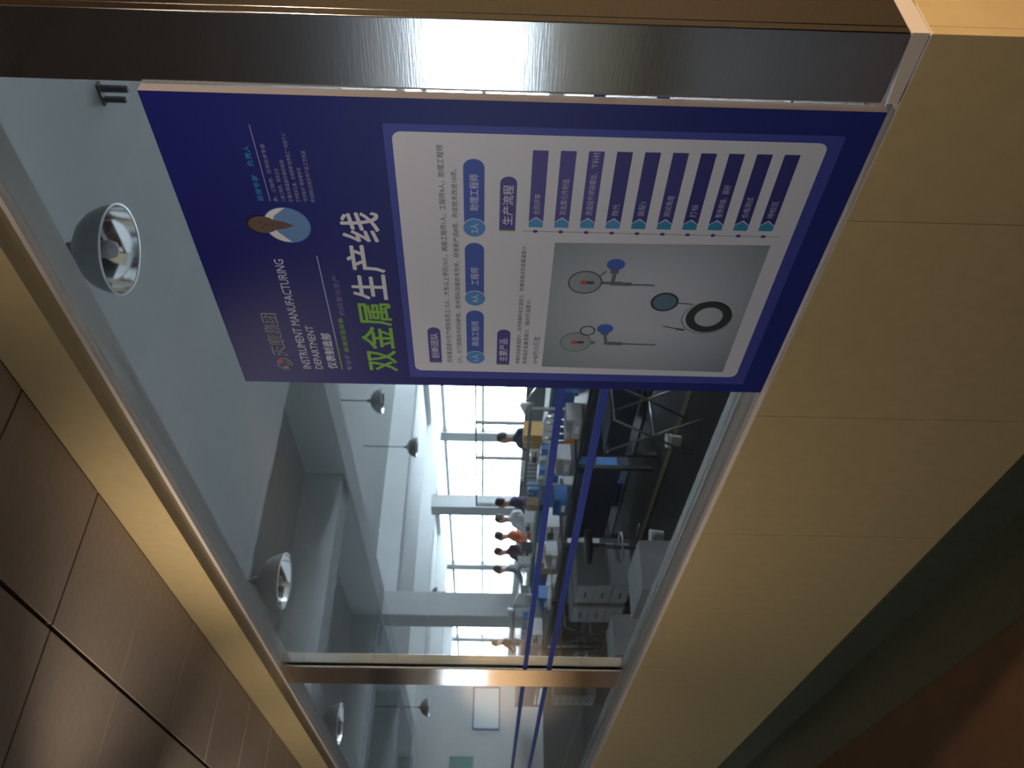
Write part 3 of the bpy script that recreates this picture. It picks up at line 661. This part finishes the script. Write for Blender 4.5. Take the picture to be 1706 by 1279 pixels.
# --- workers
def worker_mesh():
    bm = bmesh.new(); sk = []
    def V(p, r): v = bm.verts.new(p); sk.append((v, r)); return v
    def chain(v0, pts):
        for p, r in pts:
            v = V(p, r); bm.edges.new((v0, v)); v0 = v
        return v0
    root = V((0, 0, .70), (.15, .11))
    ch = chain(root, [((0, -.02, .86), (.135, .10)), ((0, -.05, 1.02), (.16, .11)), ((0, -.06, 1.13), (.13, .09))])
    neck = chain(ch, [((0, -.07, 1.20), (.055, .055)), ((0, -.085, 1.26), (.055, .06))])
    head = chain(neck, [((0, -.10, 1.32), (.072, .085)), ((0, -.10, 1.38), (.078, .095)), ((0, -.09, 1.44), (.062, .075))])
    for s in (-1, 1):
        chain(ch, [((s * .17, -.06, 1.12), (.055, .055)), ((s * .22, -.10, .96), (.046, .046)), ((s * .21, -.28, .87), (.036, .036)), ((s * .15, -.42, .87), (.026, .022)), ((s * .13, -.47, .865), (.032, .018))])
        w = sk[-1][0]
        for k in range(5):
            a = (k - 2) * .011 if k < 4 else s * .035
            L = (.055, .07, .066, .05, .03)[k]
            chain(w, [((s * .13 + a - s * .01, -.47 - L, .862), (.008, .008)), ((s * .13 + a - s * .015, -.49 - L, .850), (.007, .007))])
        chain(root, [((s * .10, -.10, .68), (.085, .085)), ((s * .13, -.42, .66), (.058, .058)), ((s * .13, -.40, .38), (.045, .045)), ((s * .13, -.36, .14), (.036, .036)), ((s * .13, -.44, .10), (.038, .030)), ((s * .13, -.55, .09), (.032, .024))])
    me = bpy.data.meshes.new('body'); bm.verts.index_update(); rad = [r for _, r in sk]; bm.to_mesh(me); bm.free()
    o = bpy.data.objects.new('b', me); COL.objects.link(o)
    md = o.modifiers.new('s', 'SKIN'); md.use_smooth_shade = True; md.branch_smoothing = .3
    for i, r in enumerate(rad): me.skin_vertices[0].data[i].radius = r; me.skin_vertices[0].data[i].use_root = (i == 0)
    sb = o.modifiers.new('u', 'SUBSURF'); sb.levels = 1; sb.render_levels = 1
    dg = bpy.context.evaluated_depsgraph_get(); out = bpy.data.meshes.new_from_object(o.evaluated_get(dg))
    bpy.data.objects.remove(o)
    for v in out.vertices:      # nose
        if v.co.z > 1.34 and v.co.z < 1.385 and abs(v.co.x) < .02 and v.co.y < -.16: v.co.y -= .02
    out.materials.clear()
    for k in ('skin', 'white', 'navy'): out.materials.append(M[k])
    for p in out.polygons:
        c = p.center; p.use_smooth = True
        p.material_index = 0 if (c.z > 1.215 or (c.y < -.40 and c.z > .80)) else (1 if c.z > .74 else 2)
    return out
wm = worker_mesh()
cloth = {k: mat('cloth_' + k, c, .8) for k, c in dict(purple=(.045, .04, .085), white=(.62, .64, .66), orange=(.55, .13, .05), grey=(.16, .18, .20), plum=(.06, .03, .06), navy=(.02, .03, .07)).items()}
hair_m = MB().lathe([(0, .112), (.05, .104), (.080, .075), (.093, .03), (.092, -.02), (.082, -.06)], 18).mesh('hair', M['hair'])
feat_m = MB().box(-.038, -.020, -.004, .004, 0, .008).box(.020, .038, -.004, .004, 0, .008).box(-.018, .018, -.004, .004, -.06, -.054).mesh('facial_features', M['hair'])
def worker(x, y, z, rz, shirt, label):
    r = tag(empty('person', (x, y, 0), rz), label, 'person', 'seated workers at the grey benches')
    o = bpy.data.objects.new('body', wm); COL.objects.link(o); o.parent = r; o.location.z = z
    o.material_slots[1].link = 'OBJECT'; o.material_slots[1].material = cloth[shirt]
    h = bpy.data.objects.new('hair', hair_m); COL.objects.link(h); h.parent = r; h.location = (0, -.075, 1.385 + z); h.rotation_euler = (-.35, 0, 0)
    f = bpy.data.objects.new('facial_features', feat_m); COL.objects.link(f); f.parent = r; f.location = (0, -.196, 1.375 + z)
    st = place(stool, us, (x, y + .01, z), .4, 'work stool under the ' + label.split(' worker')[0] + ' worker', 'occupied work stools')
    return r
for x, rz, sh, lb_ in ((-11.75, .25, 'navy', 'navy-clad seated worker nearest the poster edge, before the glazed screen'),
        (-13.95, -.2, 'purple', 'dark purple jacket worker seated at the right end of the group'),
        (-14.65, .3, 'white', 'white-shirted worker seated between the purple and orange clad ones'),
        (-15.35, -.1, 'orange', 'orange-clad worker seated in the middle of the group'),
        (-16.1, .2, 'plum', 'plum-clad worker seated left of the orange-clad one'),
        (-16.95, -.3, 'grey', 'grey-clad worker with bowed head seated at the left end of the group'),
        (-21.55, .1, 'navy', 'navy-clad lone worker seated between the grey pillar and the steel post')):
    worker(x, 6.62, 0, rz, sh, lb_)

# whiteboard and teal board on the partition wall
wbd = tag(empty('whiteboard', (-24, 5.0, 1.20)), 'pale whiteboard with blue frame on the wall past the steel post', 'whiteboard')
MB().box(.001, .02, .02, 1.13, .02, .73).build('surface', mat('board_surface', (.62, .72, .74), .3), wbd)
MB().box(.001, .03, 0, 1.15, 0, .03).box(.001, .03, 0, 1.15, .72, .76).box(.001, .03, 0, .03, .03, .72).box(.001, .03, 1.12, 1.15, .03, .72).build('frame', M['tape'], wbd)
tbd = tag(empty('notice_board', (-24, 3.2, 1.90)), 'teal notice board on the far wall at the window end', 'notice board')
MB().box(.001, .02, 0, 1.1, 0, .65).build('panel', M['teal'], tbd); MB().box(.001, .028, -.02, 1.12, -.03, 0).build('frame', M['lgrey'], tbd)
# small blue sign on a window pier
sg = tag(MB().box(-.28, .28, -.03, 0, -.12, .12).build('wall_sign', M['tape']), 'small blue sign on the pier between the bright windows', 'sign'); sg.location = (-33.6, 17.178, 2.35)
